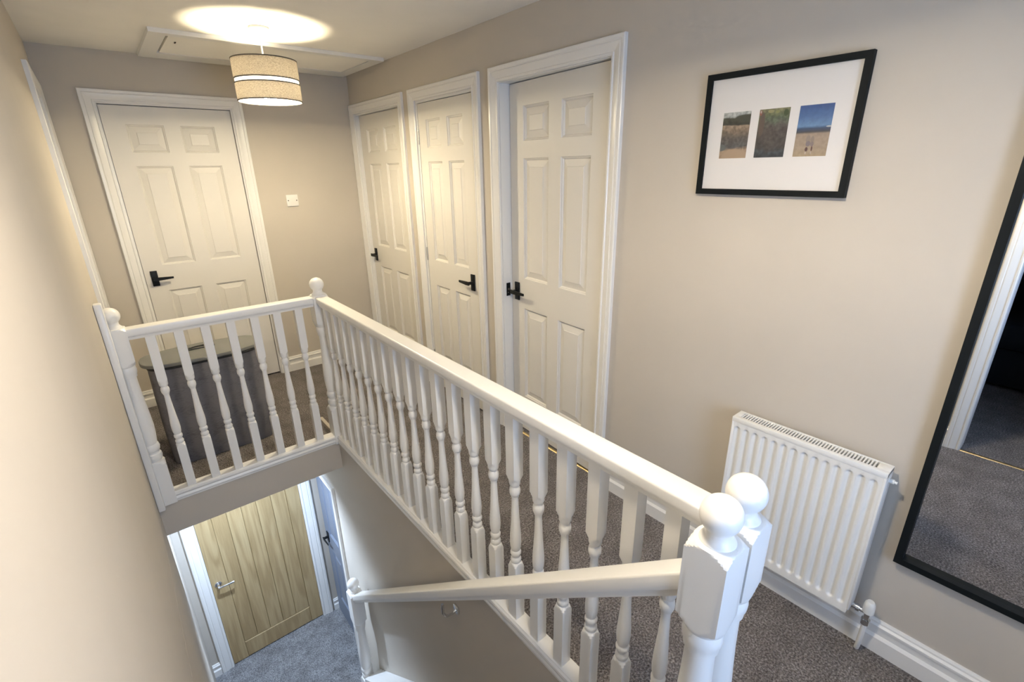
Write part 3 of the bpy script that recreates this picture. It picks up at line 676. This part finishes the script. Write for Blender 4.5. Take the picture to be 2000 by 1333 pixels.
# staircase
stp = tag(empty('staircase'), 'carpeted straight staircase going down beside the left wall', 'staircase')
N, RISE = 12, 2.46 / 12
Y1 = -1.13; GO = (YT - Y1) / 11.0
for k in range(1, 12):
    ya = Y1 + GO * (k - 1); zz = ZL + RISE * k
    x1 = -1.0235 if k > 1 else XS + NA
    box('step', XL + 0.002, x1, ya + GO - (0.02 if k < 11 else 0), ya, max(ZL + 0.0005, zz - RISE * 1.9), zz, 'hall_carpet' if k < 4 else 'carpet', stp, 0.012)
# string board on the wall
s0, s1 = YL - NA - 0.003, -3.60
zl = lambda y: -1.736 + 0.868 * (-1.64 - y)
V = []
for x in (XW - 0.0005, -1.0225):
    V += [(x, s0, zl(s0) - 0.30), (x, s0, zl(s0)), (x, s1, zl(s1)), (x, s1, zl(s1) - 0.30)]
from_py('string_board', V, [(0, 1, 2, 3), (7, 6, 5, 4), (0, 4, 5, 1), (1, 5, 6, 2), (2, 6, 7, 3), (3, 7, 4, 0)], 'white_gloss', stp)

# ------------------------------------------------------------------ loft hatch
lh = tag(empty('loft_hatch', (0, 0, H)), 'white framed loft hatch in the ceiling above the far door', 'hatch')
OX0, OX1, OY0, OY1 = -1.325, -0.045, -0.75, -0.045
def frame_bar(a, b, c, d): # quad outline on ceiling, 22 mm thick
    V = [(x, y, -0.0005) for x, y in (a, b, c, d)] + [(x, y, -0.022) for x, y in (a, b, c, d)]
    from_py('frame_board', V, [(0, 1, 2, 3), (7, 6, 5, 4), (0, 4, 5, 1), (1, 5, 6, 2), (2, 6, 7, 3), (3, 7, 4, 0)], 'white_gloss', lh)
frame_bar((OX0, OY0), (OX1, OY0), (HX1, HY0), (HX0, HY0)); frame_bar((OX1, OY0), (OX1, OY1), (HX1, HY1), (HX1, HY0))
frame_bar((OX1, OY1), (OX0, OY1), (HX0, HY1), (HX1, HY1)); frame_bar((OX0, OY1), (OX0, OY0), (HX0, HY0), (HX0, HY1))
box('hatch_panel', HX0 + 0.013, HX1 - 0.003, HY0 + 0.003, HY1 - 0.003, -0.019, -0.004, 'ceiling_paint', lh)
box('catch', -1.190, -1.184, -0.56, -0.53, -0.022, -0.019, 'dark_gap', lh)

# ------------------------------------------------------------------ pendant lamps
def pendant(x, y, watts, col, label):
    p = tag(empty('pendant_lamp', (x, y, H)), label, 'pendant lamp', 'pendant lamps on the landing ceiling')
    lathe('ceiling_rose', [(0.050, -0.0005), (0.050, -0.014), (0.046, -0.020), (0.018, -0.026), (0.010, -0.034)], 'flex_white', p, 28)
    tube('flex', [(0, 0, -0.030), (0, 0, -0.10), (0, 0, -0.20)], 0.0045, 'flex_white', p)
    lathe('lamp_holder', [(0.012, -0.195), (0.018, -0.205), (0.018, -0.245), (0.016, -0.262)], 'flex_white', p, 20)
    bulb = lathe('bulb', [(0.013, -0.250), (0.015, -0.258), (0.028, -0.274), (0.038, -0.292), (0.040, -0.305), (0.036, -0.322), (0.024, -0.336), (0.010, -0.343), (0.002, -0.344)], 'bulb_glow', p, 24)
    R, zt, zb = 0.158, -0.152, -0.345
    def drum(name, r, z0, z1, mat, t=0.0012):
        return lathe(name, [(r, z0), (r, z1), (r - t, z1), (r - t, z0), (r, z0)], mat, p, 56, cap=False, auto=30)
    drum('shade_liner', R - 0.004, zt - 0.002, zb + 0.002, 'shade_liner')
    for a, b in ((zt, -0.243), (-0.264, zb)):
        s = drum('shade_band', R, a, b, 'shade_fabric')
        for z in (a, b):
            lathe('rim', [(R + 0.0008, z - 0.0026), (R + 0.0010, z + 0.0026), (R - 0.0028, z + 0.0026), (R - 0.0028, z - 0.0026), (R + 0.0008, z - 0.0026)], 'shade_trim', s, 56, cap=False)
    sr = lathe('shade_ring', [(0.021, -0.222), (0.021, -0.226), (0.017, -0.226), (0.017, -0.222), (0.021, -0.222)], 'flex_white', p, 20, cap=False)
    for k in range(3):
        a = 2.2 + 2 * math.pi * k / 3
        tube('spoke', [(0.02 * math.cos(a), 0.02 * math.sin(a), -0.224), (0.10 * math.cos(a), 0.10 * math.sin(a), -0.20), ((R - 0.006) * math.cos(a), (R - 0.006) * math.sin(a), zt - 0.008)], 0.0018, 'flex_white', sr, 6)
    ld = bpy.data.lights.new('bulb_light', 'POINT'); ld.energy = watts; ld.color = col; ld.shadow_soft_size = 0.046
    lo = bpy.data.objects.new('bulb_light', ld); COL.objects.link(lo); lo.parent = p; lo.location = (0, 0, -0.304)
    bulb.visible_shadow = True
    return p
pendant(-0.878, -1.05, PENDANT_W, PENDANT_C, 'lit pendant lamp with a two-tier grey drum shade')
pendant(-1.12, -3.55, PENDANT2_W, PENDANT2_C, 'second drum-shade pendant over the head of the stairs')

# hall downlight
hl = tag(empty('downlight', (-1.45, -0.80, ZC)), 'small round downlight in the hall ceiling', 'light')
lathe('bezel', [(0.045, -0.0005), (0.045, -0.006), (0.036, -0.008), (0.034, -0.002)], 'chrome', hl, 24, cap=False)
lathe('lens', [(0.033, -0.002), (0.033, -0.005)], 'downlight_glow', hl, 24)
ld = bpy.data.lights.new('downlight_lamp', 'SPOT'); ld.energy = HALL_W * 3; ld.color = HALL_C; ld.shadow_soft_size = 0.03; ld.spot_size = math.radians(140); ld.spot_blend = 1.0
lo = bpy.data.objects.new('downlight_lamp', ld); COL.objects.link(lo); lo.parent = hl; lo.location = (0, 0, -0.03)

# ------------------------------------------------------------------ light switch
sw = tag(empty('light_switch', (-0.553, 0, 1.37)), 'white double light switch beside the far door', 'switch')
box('plate', -0.043, 0.043, -0.009, -0.0005, -0.043, 0.043, 'switch_plastic', sw, 0.002)
for sx in (-1, 1):
    rk = box('rocker', sx * 0.0095 - 0.007, sx * 0.0095 + 0.007, -0.0125, -0.0088, -0.014, 0.014, 'switch_plastic', sw, 0.001)
    lathe('screw', [(0.004, -0.0085), (0.004, -0.0098)], 'dark_gap', sw, 12, (sx * 0.031, 0, 0), axis='y')

# ------------------------------------------------------------------ laundry basket
lb = tag(empty('laundry_basket', (-1.444, -0.905, 0)), 'charcoal fabric laundry basket with pale grey lid', 'laundry basket')
def oval(hx, hy, ex=3.2, n=64):
    out = []
    for k in range(n):
        a = 2 * math.pi * k / n; c, s = math.cos(a), math.sin(a)
        out.append((hx * math.copysign(abs(c) ** (2 / ex), c), hy * math.copysign(abs(s) ** (2 / ex), s)))
    return out
def oval_solid(name, rings, mat, parent, ex=3.2):
    n = 64; V, F = [], []
    for hx, hy, z in rings: V += [(x, y, z) for x, y in oval(hx, hy, ex, n)]
    for i in range(len(rings) - 1):
        for k in range(n): F.append((i * n + k, i * n + (k + 1) % n, (i + 1) * n + (k + 1) % n, (i + 1) * n + k))
    F += [tuple(range(n))[::-1], tuple(range((len(rings) - 1) * n, len(rings) * n))]
    return from_py(name, V, F, mat, parent, True, 35)
body = oval_solid('body', [(0.268, 0.132, 0.002), (0.270, 0.134, 0.01), (0.275, 0.137, 0.2), (0.275, 0.138, 0.4), (0.272, 0.137, 0.583)], 'basket_fabric', lb, 5.0)
oval_solid('rim_binding', [(0.276, 0.141, 0.583), (0.278, 0.143, 0.587), (0.278, 0.143, 0.593), (0.274, 0.139, 0.596)], 'dark_loop', lb, 4.2)
lid = oval_solid('lid', [(0.296, 0.147, 0.5965), (0.300, 0.150, 0.600), (0.300, 0.150, 0.610), (0.297, 0.147, 0.616), (0.285, 0.136, 0.619)], 'lid_plastic', lb, 3.0)
hp = [(-0.066, 0.020), (-0.068, 0.034), (-0.056, 0.052), (-0.025, 0.062), (0.025, 0.062), (0.056, 0.052), (0.068, 0.034), (0.066, 0.020)]
tube('lid_loop', [(x, y - 0.0, 0.6225) for x, y in hp + hp[:1]], 0.0045, 'dark_loop', lid, 8)

# ------------------------------------------------------------------ picture
pf = tag(empty('picture_frame', (0, -3.324, 1.674)), 'black framed picture holding three small photographs', 'picture')
hy, hz, fw, fd = 0.238, 0.192, 0.0185, 0.022
def mitre(parent, name, mat, hy, hz, fw, x0, x1):
    iy, iz = hy - fw, hz - fw
    for q in ([(-hy, -hz), (hy, -hz), (iy, -iz), (-iy, -iz)], [(hy, -hz), (hy, hz), (iy, iz), (iy, -iz)], [(hy, hz), (-hy, hz), (-iy, iz), (iy, iz)], [(-hy, hz), (-hy, -hz), (-iy, -iz), (-iy, iz)]):
        V = [(x0, y, z) for y, z in q] + [(x1, y, z) for y, z in q]
        from_py(name, V, [(0, 1, 2, 3), (7, 6, 5, 4), (0, 4, 5, 1), (1, 5, 6, 2), (2, 6, 7, 3), (3, 7, 4, 0)], mat, parent)
mitre(pf, 'frame_rail', 'black_frame', hy, hz, fw, -0.0005, -fd)
mt = box('mount_board', -0.013, -0.0008, -hy + fw, hy - fw, -hz + fw, hz - fw, 'mount_card', pf)
for (a, b), mname in zip((((-3.155), (-3.248)), (-3.275, -3.368), (-3.396, -3.489)), ('print_shore', 'print_pond', 'print_beach')):
    box('photo_print', -0.0136, -0.0131, b + 3.324, a + 3.324, 1.6005 - 1.674, 1.744 - 1.674, mname, mt)
box('glass', -0.0165, -0.0155, -hy + fw, hy - fw, -hz + fw, hz - fw, 'picture_glass', pf)

# ------------------------------------------------------------------ mirror
MY0, MY1, MZ0, MZ1 = -4.62, -3.912, 0.389, 1.97
mr = tag(empty('wall_mirror', (0, (MY0 + MY1) / 2, (MZ0 + MZ1) / 2)), 'tall black framed mirror hung beside the radiator', 'mirror')
mitre(mr, 'frame_rail', 'black_frame', (MY1 - MY0) / 2, (MZ1 - MZ0) / 2, 0.020, -0.0005, -0.034)
box('mirror_pane', -0.014, -0.004, -(MY1 - MY0) / 2 + 0.020, (MY1 - MY0) / 2 - 0.020, -(MZ1 - MZ0) / 2 + 0.020, (MZ1 - MZ0) / 2 - 0.020, 'mirror_glass', mr)

# ------------------------------------------------------------------ radiator
rd = tag(empty('radiator', (0, 0, 0)), 'white ribbed panel radiator on the wall below the picture', 'radiator')
RY0, RY1, RZ0, RZ1, RX0, RX1 = -3.851, -3.378, 0.156, 0.712, -0.100, -0.036
# front panel as a relief: 14 vertical flutes
NYp, NZp = 14 * 12 + 17, 60
flute0, pitch = -3.4005, 0.03245
zlo, zhi = 0.186, 0.679
def flute(y, z):
    t = (flute0 - y) / pitch; k = round(t)
    if k < 0 or k > 13: return 0.0
    d = abs(t - k) * pitch
    hw = 0.0125
    if d >= hw: return 0.0
    prof = 0.5 * (1 + math.cos(math.pi * d / hw)); prof = prof ** 0.75
    zz = min(z - zlo, zhi - z); e = 0.013 * (1 - 0.5 * (d / hw))
    zz -= 0.010 * (d / hw) ** 2
    if zz <= 0: return 0.0
    f = min(1.0, zz / 0.010); f = f * f * (3 - 2 * f)
    return 0.0085 * prof * f
ysr = [RY1 - 0.006]
for k in range(14):
    c = flute0 - k * pitch
    for j in range(-6, 6): ysr.append(c - j / 6.0 * -1 * pitch * 0.0 - j * pitch / 12.0)
ysr += [flute0 - 13.5 * pitch, RY0 + 0.006]
ysr = sorted(set(round(v, 6) for v in ysr), reverse=True)
zsr = [RZ0 + 0.004, 0.17] + [zlo + v for v in (0, 0.003, 0.006, 0.009, 0.012, 0.016, 0.020, 0.03)] + [0.3, 0.43, 0.56] + [zhi - v for v in (0.03, 0.020, 0.016, 0.012, 0.009, 0.006, 0.003, 0)] + [0.695, RZ1 - 0.016]
V, F = [], []
for y in ysr:
    for z in zsr: V.append((RX0 + flute(y, z), y, z))
nz = len(zsr)
for i in range(len(ysr) - 1):
    for j in range(nz - 1): F.append((i * nz + j, (i + 1) * nz + j, (i + 1) * nz + j + 1, i * nz + j + 1))
# back sheet to give thickness
o0 = len(V)
y0, y1, z0, z1 = ysr[0], ysr[-1], zsr[0], zsr[-1]
V += [(RX0 + 0.014, y0, z0), (RX0 + 0.014, y1, z0), (RX0 + 0.014, y1, z1), (RX0 + 0.014, y0, z1)]
F += [(o0, o0 + 1, o0 + 2, o0 + 3)]
F += [tuple([i * nz for i in range(len(ysr))] + [o0 + 1, o0]), tuple([i * nz + nz - 1 for i in range(len(ysr))] + [o0 + 2, o0 + 3]),
      tuple([j for j in range(nz)] + [o0 + 3, o0]), tuple([(len(ysr) - 1) * nz + j for j in range(nz)] + [o0 + 2, o0 + 1])]
from_py('front_panel', V, F, 'radiator_white', rd, True, 40)
box('back_panel', RX1 - 0.012, RX1, RY0 + 0.006, RY1 - 0.006, RZ0 + 0.004, RZ1 - 0.016, 'radiator_white', rd)
for ya, yb in ((RY1 - 0.008, RY1), (RY0, RY0 + 0.008)):
    box('side_cover', RX0 - 0.001, RX1, ya, yb, RZ0 + 0.02, RZ1 - 0.002, 'radiator_white', rd, 0.002)
# top grille: rim plus cross bars
gl = boxes('grille_rim', [(RX0 - 0.0015, RX0 + 0.016, RY0, RY1, RZ1 - 0.018, RZ1), (RX1 - 0.008, RX1, RY0, RY1, RZ1 - 0.018, RZ1), (RX0 + 0.016, RX1 - 0.008, RY1 - 0.022, RY1, RZ1 - 0.012, RZ1), (RX0 + 0.016, RX1 - 0.008, RY0, RY0 + 0.034, RZ1 - 0.012, RZ1)], 'radiator_white', rd, 0.0012)
bars = []; yy = RY1 - 0.026
while yy > RY0 + 0.036:
    bars.append((RX0 + 0.016, RX1 - 0.008, yy - 0.0022, yy + 0.0022, RZ1 - 0.012, RZ1 - 0.0012)); yy -= 0.0092
g = boxes('grille_bars', bars, 'radiator_white', rd); g['kind'] = 'stuff'
box('convector_core', RX0 + 0.018, RX1 - 0.014, RY0 + 0.012, RY1 - 0.012, RZ0 + 0.03, RZ1 - 0.05, 'steel', rd)
for y in (-3.45, -3.78): box('wall_bracket', RX1, -0.0005, y - 0.015, y + 0.015, RZ0 + 0.08, RZ1 - 0.08, 'radiator_white', rd)
lathe('bleed_valve', [(0.007, 0), (0.007, -0.012), (0.0045, -0.013), (0.0045, -0.020)], 'valve_white', rd, 12, (-0.060, RY0, 0.672), axis='y')
vb = lathe('valve_body', [(0.0095, 0.002), (0.0095, -0.010), (0.0125, -0.011), (0.0125, -0.022), (0.008, -0.023), (0.008, -0.038)], 'chrome', rd, 16, (-0.062, RY0, 0.176), axis='y')
lathe('valve_stem', [(0.010, 0.128), (0.013, 0.130), (0.013, 0.150), (0.009, 0.152), (0.009, 0.180)], 'chrome', vb, 16, (-0.062, RY0 - 0.044, 0))
lathe('valve_cap', [(0.0125, 0.178), (0.0165, 0.180), (0.0165, 0.205), (0.0145, 0.218), (0.010, 0.224)], 'valve_white', vb, 20, (-0.062, RY0 - 0.044, 0))
tube('pipe', [(-0.062, RY0 - 0.044, 0.130), (-0.062, RY0 - 0.044, 0.07), (-0.058, RY0 - 0.043, 0.03), (-0.045, RY0 - 0.040, 0.001)], 0.0078, 'white_gloss', vb)

# ------------------------------------------------------------------ dark bed glimpsed in the mirror
bd = tag(empty('bed', (-3.75, -4.2, 0)), 'low dark covered bed in the unlit room seen in the mirror', 'bed')
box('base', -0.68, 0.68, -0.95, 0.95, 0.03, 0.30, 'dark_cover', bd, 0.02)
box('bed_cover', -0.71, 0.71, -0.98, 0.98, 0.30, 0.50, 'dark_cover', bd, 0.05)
for sx in (-1, 1):
    for sy in (-1, 1): box('foot', sx * 0.6 - 0.03, sx * 0.6 + 0.03, sy * 0.86 - 0.03, sy * 0.86 + 0.03, 0.0005, 0.03, 'dark_cover', bd)
